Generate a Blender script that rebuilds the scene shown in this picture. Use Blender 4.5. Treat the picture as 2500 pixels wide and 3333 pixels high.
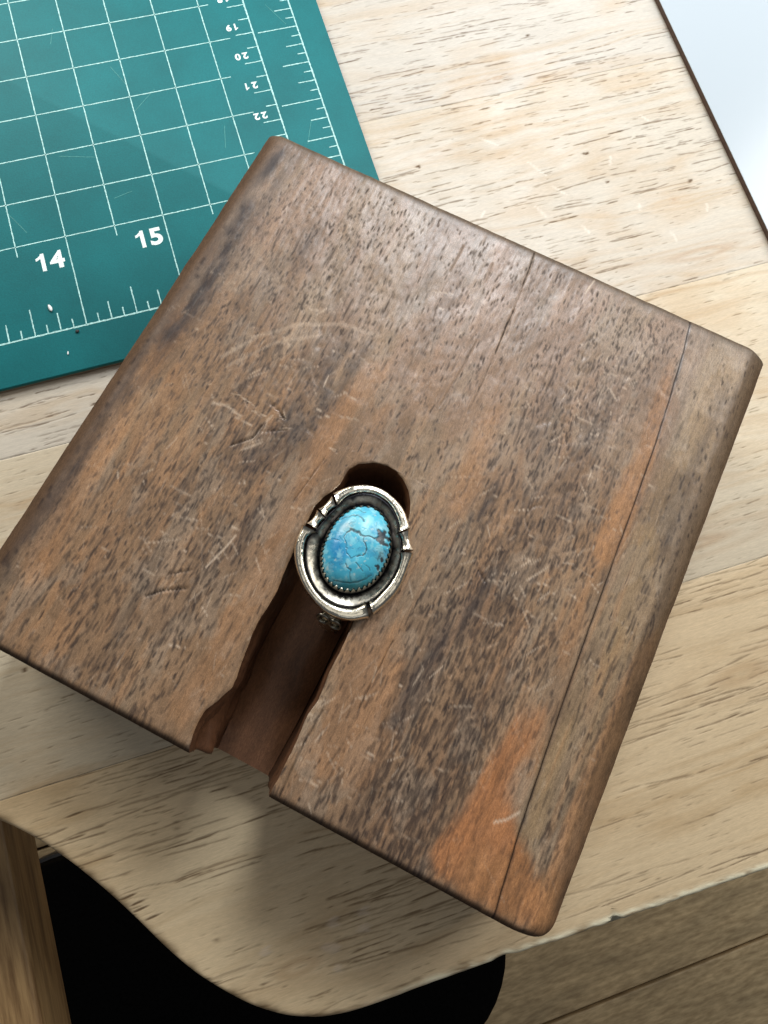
import bpy, math
import numpy as np
from mathutils import Vector, Matrix

# ------------------------------------------------------------------ camera, light, exposure
S = 0.01                                   # all measures below are centimetres
scene = bpy.context.scene
for o in list(bpy.data.objects):
    bpy.data.objects.remove(o)
C = scene.collection

cam_d = bpy.data.cameras.new('camera')
cam = bpy.data.objects.new('camera', cam_d); C.objects.link(cam); scene.camera = cam
cam_d.sensor_fit = 'VERTICAL'; cam_d.sensor_height = 36.0; cam_d.lens = 25.92
cam_d.clip_start = 0.005; cam_d.clip_end = 50.0
RX = (0.952032640, -0.297386523, 0.072077105)      # image right
RY = (-0.273625022, -0.932805922, -0.234526032)    # image down
RZ = (0.136978832, 0.203554338, -0.969434078)      # view direction
cam.matrix_world = Matrix(((RX[0], -RY[0], -RZ[0], -0.152743 * S), (RX[1], -RY[1], -RZ[1], -1.991546 * S),
                           (RX[2], -RY[2], -RZ[2], 17.624689 * S), (0, 0, 0, 1)))

world = bpy.data.worlds.new('World'); scene.world = world; world.use_nodes = True
bg = world.node_tree.nodes['Background']
bg.inputs[0].default_value = (0.86, 0.92, 1.0, 1); bg.inputs[1].default_value = 0.085

def area_lamp(name, loc, target, sx, sy, watts, color, down=None):
    l = bpy.data.lights.new(name, 'AREA'); l.shape = 'RECTANGLE'; l.size = sx * S; l.size_y = sy * S
    l.energy = watts; l.color = color
    o = bpy.data.objects.new(name, l); C.objects.link(o)
    o.location = Vector(loc) * S
    d = (Vector(target) - Vector(loc)).normalized()
    o.rotation_euler = d.to_track_quat('-Z', 'Y').to_euler() if down is None else (0, 0, math.radians(down))
    return o
area_lamp('strip_lamp', (27.5, 40.5, 46), (0, 0, 0), 16, 33, 3.7, (0.90, 0.95, 1.0), down=-35)
area_lamp('ceiling_light', (4, 2, 125), (4, 2, 0), 70, 70, 1.0, (1.0, 0.96, 0.88))
area_lamp('low_back_fill', (-15, 46, 27), (-3, 2, 0), 32, 14, 2.0, (1.0, 0.95, 0.87))  # added low light; the block's long shadow stands in for a phone's
area_lamp('side_fill', (46, 14, 30), (8, -3, 0), 26, 30, 1.75, (1.0, 0.955, 0.90))  # added fill, brightens the bench right of the block
area_lamp('front_fill', (-8, -60, 66), (0, 0, 0), 50, 40, 0.32, (0.95, 0.97, 1.0))  # added behind the camera to brighten the ring's near rim

scene.view_settings.view_transform = 'Standard'; scene.view_settings.look = 'None'
scene.view_settings.gamma = 1.0; scene.view_settings.exposure = 0.0
scene.view_settings.use_curve_mapping = False
scene.render.resolution_x = 768; scene.render.resolution_y = 1024
scene.render.engine = 'CYCLES'

# ------------------------------------------------------------------ helpers
rng = np.random.default_rng(7)
def lin(r, g, b):
    c = np.array([r, g, b], float) / 255.0
    return np.where(c <= .04045, c / 12.92, ((c + .055) / 1.055) ** 2.4)
_tab = np.random.default_rng(3).random((64, 256, 256))
def vnoise(x, y, seed=0):
    t = _tab[seed % 64]
    xi = np.floor(x).astype(int); yi = np.floor(y).astype(int)
    fx = x - xi; fy = y - yi
    fx = fx * fx * (3 - 2 * fx); fy = fy * fy * (3 - 2 * fy)
    a = t[yi & 255, xi & 255]; b = t[yi & 255, (xi + 1) & 255]
    c = t[(yi + 1) & 255, xi & 255]; d = t[(yi + 1) & 255, (xi + 1) & 255]
    return (a * (1 - fx) + b * fx) * (1 - fy) + (c * (1 - fx) + d * fx) * fy
def fbm(x, y, seed=0, oct=4):
    s = 0; a = 1; n = 0
    for k in range(oct):
        s = s + a * vnoise(x * 2 ** k + 17.3 * k, y * 2 ** k + 9.1 * k, seed + k); n += a; a *= .55
    return s / n
def sstep(a, b, x):
    t = np.clip((x - a) / (b - a), 0, 1); return t * t * (3 - 2 * t)

class Raster:
    """a flat chart (cm) in which wood figure and wear are laid out before going onto mesh vertices"""
    def __init__(s, x0, x1, y0, y1, rx, ry):
        s.x0, s.y0, s.rx, s.ry = x0, y0, rx, ry
        s.nx = int((x1 - x0) / rx) + 1; s.ny = int((y1 - y0) / ry) + 1
        s.X, s.Y = np.meshgrid(x0 + np.arange(s.nx) * rx, y0 + np.arange(s.ny) * ry)
    def zeros(s): return np.zeros((s.ny, s.nx), np.float32)
    def win(s, xa, xb, ya, yb):
        i0 = max(0, int((xa - s.x0) / s.rx)); i1 = min(s.nx, int((xb - s.x0) / s.rx) + 2)
        j0 = max(0, int((ya - s.y0) / s.ry)); j1 = min(s.ny, int((yb - s.y0) / s.ry) + 2)
        return slice(j0, j1), slice(i0, i1)
    def seg(s, m, p, q, w, v, taper=True):
        """soft tapered stroke from p to q"""
        pad = w * 2.2 + max(s.rx, s.ry)
        sl = s.win(min(p[0], q[0]) - pad, max(p[0], q[0]) + pad, min(p[1], q[1]) - pad, max(p[1], q[1]) + pad)
        X = s.X[sl]; Y = s.Y[sl]
        if X.size == 0: return
        dx, dy = q[0] - p[0], q[1] - p[1]; L2 = dx * dx + dy * dy + 1e-9
        t = np.clip(((X - p[0]) * dx + (Y - p[1]) * dy) / L2, 0, 1)
        d = np.hypot(X - p[0] - t * dx, Y - p[1] - t * dy)
        ww = w * (np.sqrt(np.clip(4 * t * (1 - t), 0, 1)) * .75 + .25) if taper else w
        m[sl] = np.maximum(m[sl], v * np.clip(1.9 - 1.7 * d / ww, 0, 1))
    def line(s, m, pts, w, v):
        n = len(pts) - 1
        for k in range(n):
            s.seg(m, pts[k], pts[k + 1], w, v, taper=(n == 1))
    def poly(s, pts, soft):
        m = s.zeros(); P = np.array(pts)
        sl = s.win(P[:, 0].min(), P[:, 0].max(), P[:, 1].min(), P[:, 1].max())
        X = s.X[sl]; Y = s.Y[sl]; ins = np.zeros(X.shape, bool)
        for k in range(len(P)):
            (xa, ya), (xb, yb) = P[k], P[(k + 1) % len(P)]
            ins ^= ((ya > Y) != (yb > Y)) & (X < (xb - xa) * (Y - ya) / (yb - ya + 1e-12) + xa)
        m[sl] = ins
        return s.blur(m, soft)
    def blur(s, m, r):
        for ax, res in ((0, s.ry), (1, s.rx)):
            k = max(1, int(r / res))
            for _ in range(2):
                pad = [(0, 0), (0, 0)]; pad[ax] = (k + 1, k)
                c = np.cumsum(np.pad(m, pad, mode='edge'), axis=ax, dtype=np.float64)
                m = ((c[2 * k + 1:] - c[:-2 * k - 1]) if ax == 0 else (c[:, 2 * k + 1:] - c[:, :-2 * k - 1])) / (2 * k + 1)
        return m.astype(np.float32)
    def sample(s, m, x, y):
        fx = np.clip((x - s.x0) / s.rx, 0, s.nx - 1.001); fy = np.clip((y - s.y0) / s.ry, 0, s.ny - 1.001)
        i = fx.astype(int); j = fy.astype(int); fx = fx - i; fy = fy - j
        if m.ndim == 3: fx = fx[..., None]; fy = fy[..., None]
        return (m[j, i] * (1 - fx) + m[j, i + 1] * fx) * (1 - fy) + (m[j + 1, i] * (1 - fx) + m[j + 1, i + 1] * fx) * fy

def link(name, me, mat, parent=None):
    o = bpy.data.objects.new(name, me); C.objects.link(o)
    if mat is not None: me.materials.append(mat)
    if parent is not None: o.parent = parent
    return o
def quads(name, V, F, mat, parent=None, col=None, smooth=True, org=None, chart=None):
    """mesh from numpy vertices (cm, world) and an (n,4) array of quads"""
    V = np.asarray(V, float); F = np.asarray(F)
    if org is None: org = parent['org'] if parent is not None and 'org' in parent else (0, 0, 0)
    me = bpy.data.meshes.new(name)
    me.vertices.add(len(V)); me.vertices.foreach_set('co', ((V - np.array(org)) * S).astype(np.float32).ravel())
    me.loops.add(F.size); me.loops.foreach_set('vertex_index', F.astype(np.int32).ravel())
    me.polygons.add(len(F)); me.polygons.foreach_set('loop_start', np.arange(len(F), dtype=np.int32) * 4)
    me.polygons.foreach_set('loop_total', np.full(len(F), 4, np.int32))
    me.polygons.foreach_set('use_smooth', np.full(len(F), smooth))
    if col is not None:
        a = me.color_attributes.new('col', 'FLOAT_COLOR', 'POINT')
        c = np.ones((len(V), 4), np.float32); c[:, :col.shape[1]] = col
        a.data.foreach_set('color', c.ravel())
    if chart is not None:
        a = me.attributes.new('chart', 'FLOAT_VECTOR', 'POINT'); a.data.foreach_set('vector', np.asarray(chart, np.float32).ravel())
    me.update(calc_edges=True); me.validate()
    return link(name, me, mat, parent)
def poly(name, V, F, mat, parent=None, smooth=False, col=None, org=None):
    if org is None: org = parent['org'] if parent is not None and 'org' in parent else (0, 0, 0)
    me = bpy.data.meshes.new(name)
    me.from_pydata([tuple((np.array(v) - np.array(org)) * S) for v in V], [], [tuple(int(i) for i in f) for f in F])
    if col is not None:
        a = me.color_attributes.new('col', 'FLOAT_COLOR', 'POINT')
        c = np.ones((len(V), 4), np.float32); c[:, :col.shape[1]] = col
        a.data.foreach_set('color', c.ravel())
    me.polygons.foreach_set('use_smooth', [smooth] * len(me.polygons)); me.update()
    return link(name, me, mat, parent)
def gridfaces(nr, nc, base=0, wrap=False):
    r = np.arange(nr - 1)[:, None]; cc = np.arange(nc if wrap else nc - 1)[None, :]
    a = r * nc + cc; b = r * nc + (cc + 1) % nc
    return (np.stack([a, b, b + nc, a + nc], -1).reshape(-1, 4) + base)
def thing(name, label, cat, org, group=None):
    o = bpy.data.objects.new(name, None); C.objects.link(o); o.location = Vector(org) * S
    o.empty_display_size = 0.01; o['org'] = tuple(float(v) for v in org)
    o['label'] = label; o['category'] = cat
    if group: o['group'] = group
    return o
def slab(outline, z0, z1, bev=0.0, nb=3):
    """closed prism with a rounded upper edge; outline counter-clockwise"""
    P = np.array(outline, float); n = len(P)
    d = np.roll(P, -1, 0) - np.roll(P, 1, 0); d /= np.linalg.norm(d, axis=1)[:, None] + 1e-9
    nrm = np.stack([-d[:, 1], d[:, 0]], 1)
    V = [[x, y, z0] for x, y in P]; rings = 1
    for k in range(nb + 1 if bev else 1):
        t = k / nb * math.pi / 2 if bev else 0
        off = bev * (1 - math.cos(t)); z = z1 - bev + bev * math.sin(t)
        V += [[x, y, z] for x, y in P + nrm * off]; rings += 1
    F = [tuple(r * n + i for r, i in ((q, a), (q, (a + 1) % n), (q + 1, (a + 1) % n), (q + 1, a))) for q in range(rings - 1) for a in range(n)]
    F.append(tuple((rings - 1) * n + i for i in range(n))); F.append(tuple(reversed(range(n))))
    return V, F

# ------------------------------------------------------------------ materials
class M:
    def __init__(s, name):
        s.m = bpy.data.materials.new(name); s.m.use_nodes = True
        s.t = s.m.node_tree; s.b = s.t.nodes['Principled BSDF']
    def n(s, typ, **kw):
        x = s.t.nodes.new(typ)
        for k, v in kw.items():
            if k.startswith('_'): setattr(x, k[1:], v)
            else: x.inputs[k.replace('__', ' ')].default_value = v
        return x
    def l(s, a, b): s.t.links.new(a, b)
    def set(s, **kw):
        for k, v in kw.items(): s.b.inputs[k.replace('_', ' ')].default_value = v
        return s
    def coords(s, scale):
        tc = s.n('ShaderNodeTexCoord'); mp = s.n('ShaderNodeMapping'); mp.inputs['Scale'].default_value = scale
        s.l(tc.outputs['Object'], mp.inputs['Vector']); return mp.outputs['Vector']
    def noise(s, scale, sc=1.0, detail=4.0, rough=.6):
        x = s.n('ShaderNodeTexNoise', Scale=sc, Detail=detail, Roughness=rough); s.l(s.coords(scale), x.inputs['Vector']); return x.outputs['Fac']
    def ramp(s, fac, lo, hi, a, b):
        x = s.n('ShaderNodeMapRange'); x.inputs['From Min'].default_value = lo; x.inputs['From Max'].default_value = hi
        x.inputs['To Min'].default_value = a; x.inputs['To Max'].default_value = b; s.l(fac, x.inputs['Value']); return x.outputs['Result']
    def mul(s, col, fac):
        x = s.n('ShaderNodeMix', _data_type='RGBA', _blend_type='MULTIPLY'); x.inputs[0].default_value = 1.0
        s.l(col, x.inputs['A']) if not isinstance(col, tuple) else setattr(x.inputs['A'], 'default_value', col)
        s.l(fac, x.inputs['B']); return x.outputs['Result']
    def attr(s, name='col'): return s.n('ShaderNodeAttribute', _attribute_name=name)
    def bump(s, h, dist, strength=1.0):
        x = s.n('ShaderNodeBump', Strength=strength, Distance=dist); s.l(h, x.inputs['Height']); s.l(x.outputs['Normal'], s.b.inputs['Normal'])

def wood_material(name, fine, rough, spec, bumpd):
    m = M(name)
    a = m.attr('col')
    n1 = m.noise(fine, 1.0, 5.0, .65)
    m.l(m.mul(a.outputs['Color'], m.ramp(n1, .25, .75, .84, 1.14)), m.b.inputs['Base Color'])
    n2 = m.noise((60, 60, 60), 1.0, 3.0)
    ad = m.n('ShaderNodeMath', _operation='ADD'); m.l(m.ramp(n2, .3, .7, rough - .07, rough + .10), ad.inputs[0]); m.l(m.ramp(a.outputs['Alpha'], 0, 1, 0, .45), ad.inputs[1])
    m.l(ad.outputs[0], m.b.inputs['Roughness']); m.l(m.ramp(a.outputs['Alpha'], .1, .8, spec, .05), m.b.inputs['Specular IOR Level'])
    m.bump(n1, bumpd, .5)
    return m.m
def block_material():
    m = M('brown_wood'); a = m.attr('col'); g = m.attr('chart')
    def nz(sa, sb, det, sd):
        mp = m.n('ShaderNodeMapping'); mp.inputs['Scale'].default_value = (sa, sb, 1); mp.inputs['Location'].default_value = (sd, sd, sd); m.l(g.outputs['Vector'], mp.inputs['Vector'])
        x = m.n('ShaderNodeTexNoise', Scale=1.0, Detail=det, Roughness=.65); m.l(mp.outputs['Vector'], x.inputs['Vector']); return x.outputs['Fac']
    f1 = nz(38, 9, 4, 0); f2 = nz(90, 34, 3, 5); f3 = nz(46, 40, 3, 11)
    c = m.mul(a.outputs['Color'], m.ramp(f1, .30, .70, .70, 1.26))
    c = m.mul(c, m.ramp(f2, .30, .70, .74, 1.24))
    m.l(c, m.b.inputs['Base Color'])
    ar = m.n('ShaderNodeMath', _operation='ADD'); m.l(m.ramp(f3, .3, .7, .25, .36), ar.inputs[0]); m.l(m.ramp(a.outputs['Alpha'], 0, 1, .42, 0), ar.inputs[1])
    m.l(ar.outputs[0], m.b.inputs['Roughness']); m.l(m.ramp(a.outputs['Alpha'], 0, 1, .12, .5), m.b.inputs['Specular IOR Level'])
    ad = m.n('ShaderNodeMath', _operation='ADD'); m.l(f1, ad.inputs[0]); m.l(f2, ad.inputs[1])
    m.bump(ad.outputs[0], .00003, .5)
    return m.m
MAT_BENCH = wood_material('pale_wood', (500, 4200, 500), .46, .5, 0.000015)
MAT_BLOCK = block_material()

def plain_wood(name, base, dark, scale, rough=.5):
    m = M(name)
    n = m.noise(scale, 1.0, 6.0, .65); n2 = m.noise(tuple(v * .25 for v in scale), 1.0, 3.0)
    r = m.n('ShaderNodeValToRGB'); r.color_ramp.elements[0].position = .35; r.color_ramp.elements[1].position = .62
    r.color_ramp.elements[0].color = (*dark, 1); r.color_ramp.elements[1].color = (*base, 1)
    m.l(n, r.inputs['Fac'])
    m.l(m.mul(r.outputs['Color'], m.ramp(n2, .3, .7, .75, 1.15)), m.b.inputs['Base Color'])
    m.set(Roughness=rough); m.bump(n, .0002, .4)
    return m.m
MAT_RAIL = plain_wood('rail_wood', lin(176, 142, 96), lin(120, 88, 52), (500, 40, 500))
MAT_FLOOR = plain_wood('floor_wood', lin(214, 188, 144), lin(180, 154, 114), (60, 260, 260), .55)

m = M('seat_fabric'); m.set(Roughness=1.0, Specular_IOR_Level=.03)
m.l(m.mul((.004, .004, .004, 1), m.ramp(m.noise((400, 400, 400)), .3, .7, .6, 1.3)), m.b.inputs['Base Color']); MAT_SEAT = m.m

m = M('seat_piping'); m.set(Roughness=.45, Specular_IOR_Level=.4)
m.l(m.mul((.02, .02, .021, 1), m.ramp(m.noise((400, 400, 400)), .3, .7, .6, 1.3)), m.b.inputs['Base Color']); MAT_PIPE = m.m
m = M('mat_vinyl'); m.set(Roughness=.62, Specular_IOR_Level=.28)
nA = m.noise((45, 45, 45), 1.0, 4.0); nB = m.noise((2600, 2600, 2600), 1.0, 2.0)
m.l(m.mul(m.mul((*lin(8, 104, 108), 1), m.ramp(nA, .3, .7, .86, 1.12)), m.ramp(nB, .3, .7, .9, 1.1)), m.b.inputs['Base Color'])
m.bump(nB, .00004, .6); MAT_MAT = m.m
m = M('mat_core'); m.set(Roughness=.7)
m.l(m.mul((*lin(118, 110, 96), 1), m.ramp(m.noise((300, 300, 300)), .3, .7, .8, 1.1)), m.b.inputs['Base Color']); MAT_CORE = m.m
m = M('mat_print'); m.set(Roughness=.55)
m.l(m.mul((*lin(176, 226, 222), 1), m.ramp(m.noise((1500, 1500, 1500), 1.0, 3.0), .35, .6, .62, 1.0)), m.b.inputs['Base Color']); MAT_PRINT = m.m
m = M('mat_numeral'); m.set(Roughness=.55)
m.l(m.mul((*lin(226, 240, 238), 1), m.ramp(m.noise((1500, 1500, 1500), 1.0, 3.0), .35, .6, .85, 1.0)), m.b.inputs['Base Color']); MAT_NUM = m.m

m = M('white_face'); m.set(Roughness=.22)
nS = m.noise((28, 16, 20), 1.0, 5.0, .6)
m.l(m.mul((*lin(176, 186, 193), 1), m.ramp(nS, .52, .68, 1.0, .78)), m.b.inputs['Base Color']); MAT_WHITE = m.m
m = M('brown_fibre'); m.set(Roughness=.8)
m.l(m.mul((*lin(86, 66, 54), 1), m.ramp(m.noise((900, 900, 900)), .3, .7, .7, 1.2)), m.b.inputs['Base Color']); MAT_FIBRE = m.m

def silver(name, rough, bump):
    m = M(name); a = m.attr('col')
    m.l(a.outputs['Color'], m.b.inputs['Base Color'])
    n = m.noise((900, 900, 900), 1.0, 4.0)
    m.set(Metallic=1.0)
    m.l(m.ramp(n, .3, .7, rough - .06, rough + .12), m.b.inputs['Roughness'])
    m.bump(m.noise((420, 420, 420), 1.0, 3.0), bump, .6)
    return m.m
MAT_SILVER = silver('silver', .20, .00022)
MAT_DISH = silver('oxidised_silver', .28, .00012)

m = M('turquoise'); m.l(m.attr('col').outputs['Color'], m.b.inputs['Base Color'])
m.set(Roughness=.27, Specular_IOR_Level=.45)
m.bump(m.noise((500, 500, 500), 1.0, 3.0), .00006, .5); MAT_STONE = m.m

def speck_mat(name, c, rough=.6):
    m = M(name); m.set(Roughness=rough)
    m.l(m.mul((*c, 1), m.ramp(m.noise((2000, 2000, 2000)), .3, .7, .8, 1.1)), m.b.inputs['Base Color']); return m.m
MAT_SPECKW = speck_mat('white_crumb', lin(235, 238, 236)); MAT_SPECKB = speck_mat('black_crumb', lin(20, 18, 18))

# ------------------------------------------------------------------ floor (far below the bench)
floor = bpy.data.objects.new('floor', None); C.objects.link(floor); floor['kind'] = 'structure'; floor['org'] = (0, 0, 0)
for k, y in enumerate(np.arange(-7.85 - 29.6 * 3, 60, 14.8)):
    V, F = slab([(-150, y + .12), (150, y + .12), (150, y + 14.68), (-150, y + 14.68)], -62, -60 + .02 * math.sin(k * 2.3), .15, 2)
    poly('plank', V, F, MAT_FLOOR, floor)
V, F = slab([(-150, -100), (150, -100), (150, 60), (-150, 60)], -64, -61.4); poly('subfloor', V, F, MAT_FIBRE, floor)

# ------------------------------------------------------------------ workbench: glued boards with a cut-out front corner
bench = thing('workbench', 'pale wood workbench top of glued boards with a rounded front corner', 'workbench', (0, 0, -60))
EDGE = np.array([[-30, 2.5], [-18, .4], [-13, -.55], [-10, -1.45], [-8.4, -2.08], [-7.7, -2.51], [-7.08, -3.08], [-6.48, -3.78], [-5.95, -4.49], [-5.5, -5.16], [-5.18, -5.69], [-4.86, -6.21], [-4.45, -6.77], [-3.95, -7.3], [-3.46, -7.75], [-2.87, -8.13], [-2.24, -8.38], [-1.6, -8.49], [-0.86, -8.52], [.05, -8.52], [1.2, -8.54], [3.7, -8.66], [6, -8.73], [8.3, -8.80], [34, -9.6]])
ek = np.linspace(-22, 30, 1601); ev = np.interp(ek, EDGE[:, 0], EDGE[:, 1])
for _ in range(3): ev[4:-4] = np.convolve(ev, np.ones(9) / 9, 'valid')
def front_y(x):
    return np.interp(x, ek, ev)
def ragged(x):
    y = 0 * x
    rag = sstep(-1.5, 2.0, x)                                              # the straight edge is splintered
    y = y + rag * (.05 * (fbm(x * 3.0, x * 0 + .5, 20) - .5) + .035 * (fbm(x * 14, x * 0 + 3.5, 21) - .5))
    y = y + .16 * np.exp(-((x - 4.53) / .07) ** 2) + .05 * np.exp(-((x - 1.9) / .25) ** 2)
    return y + .012 * (fbm(x * 5, x * 0 + 8.5, 22) - .5)

BX0, BX1 = -18.0, 28.0
R1 = Raster(BX0, BX1, -10.0, 30.0, .05, .0125)
SEAMS = [-20, -2.1, 5.55, 12.68, 20.3, 30.0]
pore = R1.zeros(); warm = R1.zeros()
PL = [  # per board: colour, streaks per cm2, length, darkness, width
    (lin(210, 187, 150), 5.5, (.5, 2.8), (.5, 1.0), .018),
    (lin(198, 184, 158), 2.6, (.12, .7), (.3, .8), .018),
    (lin(191, 182, 166), 5.5, (.3, 1.6), (.5, 1.0), .018),
    (lin(187, 180, 168), 6.0, (.3, 1.6), (.5, 1.0), .018),
    (lin(192, 172, 138), 3.0, (.3, 1.2), (.35, .8), .020)]
for k, (c0, dens, ln, dk, wd) in enumerate(PL):
    y0, y1 = max(SEAMS[k], -9.5), min(SEAMS[k + 1], 24)
    n = int((y1 - y0) * 40 * dens)
    for _ in range(n):
        x = rng.uniform(-14, 24); y = rng.uniform(y0, y1)
        if fbm(np.array(x * .22), np.array(y * 1.6), 30 + k, 3) < rng.uniform(.30, .58): continue
        L = rng.uniform(*ln) * rng.uniform(.4, 1.0); a = rng.normal(0, .03) + .10 * (fbm(np.array(x * .16), np.array(y * .3), 33, 2) - .5)
        v = rng.uniform(*dk); w = wd * rng.uniform(.7, 1.5)
        px, py = x - L / 2, y - math.tan(a) * L / 2
        for s_ in range(3):                                               # a streak is three broken strokes
            qx = px + L / 3; qy = py + L / 3 * (math.tan(a) + rng.normal(0, .045))
            R1.seg(pore, (px, py), (qx, qy), w * rng.uniform(.6, 1.3), v * rng.uniform(.5, 1.0))
            px, py = qx, qy
for x, y in ((10.85, 14.43), (11.03, 10.17), (11.30, 9.14), (6.25, 10.92), (13.63, 8.55), (-6.3, 2.2), (-5.6, .35), (-6.6, .5)):   # pits
    for _ in range(3):
        R1.seg(pore, (x + rng.normal(0, .04), y + rng.normal(0, .04)), (x + rng.normal(0, .06), y + rng.normal(0, .03)), .045, 1.0)
for x, y in ((-5.31, -5.17), (-5.33, -5.03), (-5.1, -5.4), (-5.5, -4.85)):
    R1.seg(pore, (x - .12, y), (x + .2, y + .03), .03, 1.0)
R1.seg(pore, (-4.2, -4.05), (-4.13, -3.62), .02, .8); R1.seg(pore, (-3.9, -6.3), (-3.85, -6.0), .02, .7)
for _ in range(5200):                                                      # fine short flecks
    x = rng.uniform(-12, 20); y = rng.uniform(-8.7, 20); L = rng.uniform(.05, .32)
    R1.seg(pore, (x, y), (x + L, y + rng.normal(0, .02) * L), rng.uniform(.009, .015), rng.uniform(.25, .75))
scr = R1.zeros()                                                           # pale scratches and dried dabs
for x, y, L, a in ((9.3, 10.3, .7, -1.0), (9.7, 9.4, .5, -.9), (9.0, 8.9, .5, -1.1), (11.6, 9.6, .35, 1.2), (8.2, 11.4, .6, -.7), (12.5, 7.2, .4, -1.4), (13.8, 7.5, .3, 1.3), (10.1, 8.0, .35, -1.2),
                   (11.9, 8.0, .25, 1.4), (7.4, 8.9, .3, .9), (13.1, 11.0, .3, -1.0)):
    R1.seg(scr, (x, y), (x + L * math.cos(a), y + L * math.sin(a)), .034, .38)
dab = R1.zeros()
for x, y, r in ((-1.44, -6.70, .17), (-.80, -7.0, .20), (-1.63, -7.16, .22), (-1.65, -7.58, .14), (-2.95, -6.77, .14), (-.76, -6.69, .13)):
    for _ in range(4):
        R1.seg(dab, (x + rng.normal(0, r * .5), y + rng.normal(0, r * .4)), (x + rng.normal(0, r * .5), y + rng.normal(0, r * .4)), r * .45, 1.0)
X, Y = R1.X, R1.Y
swirl = fbm(X * .16, Y * .55, 40, 4)
bands = fbm(X * .10 + 3, Y * 5.5 + swirl * 9, 44, 4)
blot = fbm(X * .45, Y * .9, 48, 4)
fine = fbm(X * 1.1, Y * 26, 52, 3)
colmap = np.zeros(X.shape + (3,), np.float32)
for k, (c0, *_r) in enumerate(PL):
    sel = (Y >= SEAMS[k]) & (Y < SEAMS[k + 1]); colmap[sel] = c0
tan_ = lin(172, 142, 100)
mix = np.clip((bands - .47) * 1.1, 0, .42)[..., None] + np.clip((blot - .55) * 1.6, 0, .35)[..., None]
colmap = colmap * (1 - mix) + tan_ * mix
for kx, ky, sx_, sy_, v_ in ((9.4, 13.2, .45, .16, .5), (13.2, 6.3, 2.2, .30, .45), (9.6, -1.3, 2.4, .35, .5), (9.5, -4.6, 1.6, .5, .35), (-5.6, 4.3, 1.2, .3, .3), (6.8, 11.2, .8, .25, .25), (-2.4, -7.3, .9, .3, .45), (13.0, 8.1, .15, .12, .5)):
    dd_ = np.sqrt(((X - kx) / sx_) ** 2 + ((Y - ky - .03 * (X - kx) ** 2 / max(sx_, .5)) / sy_) ** 2)
    rg = (np.exp(-dd_ ** 2) * (.55 + .45 * np.cos(dd_ * 9 + swirl * 6)) * v_)[..., None]; colmap = colmap * (1 - rg) + lin(160, 122, 80) * rg
colmap *= (1 + .16 * (fine - .5) + .10 * (blot - .5))[..., None]
pc = lin(84, 62, 44)
p3 = np.clip(pore, 0, 1)[..., None] * .86
colmap = colmap * (1 - p3) + pc * p3
s3 = np.clip(scr, 0, 1)[..., None] * .7; colmap = colmap * (1 - s3) + lin(245, 240, 230) * s3
d3 = np.clip(dab, 0, 1)[..., None] * .45; colmap = colmap * (1 - d3) + lin(214, 196, 176) * d3
hmap = -.012 * pore + .02 * R1.blur(dab, .03) - .006 * scr
XK = -.85; YK = float(front_y(np.array([XK]))[0])
li = ek < XK; ly, lx = ev[li][::-1], ek[li][::-1]                          # left boundary as x of y
mono = np.concatenate([[True], np.diff(np.maximum.accumulate(ly)) > 1e-6]); ly, lx = ly[mono], lx[mono]
GAP = .004
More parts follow.
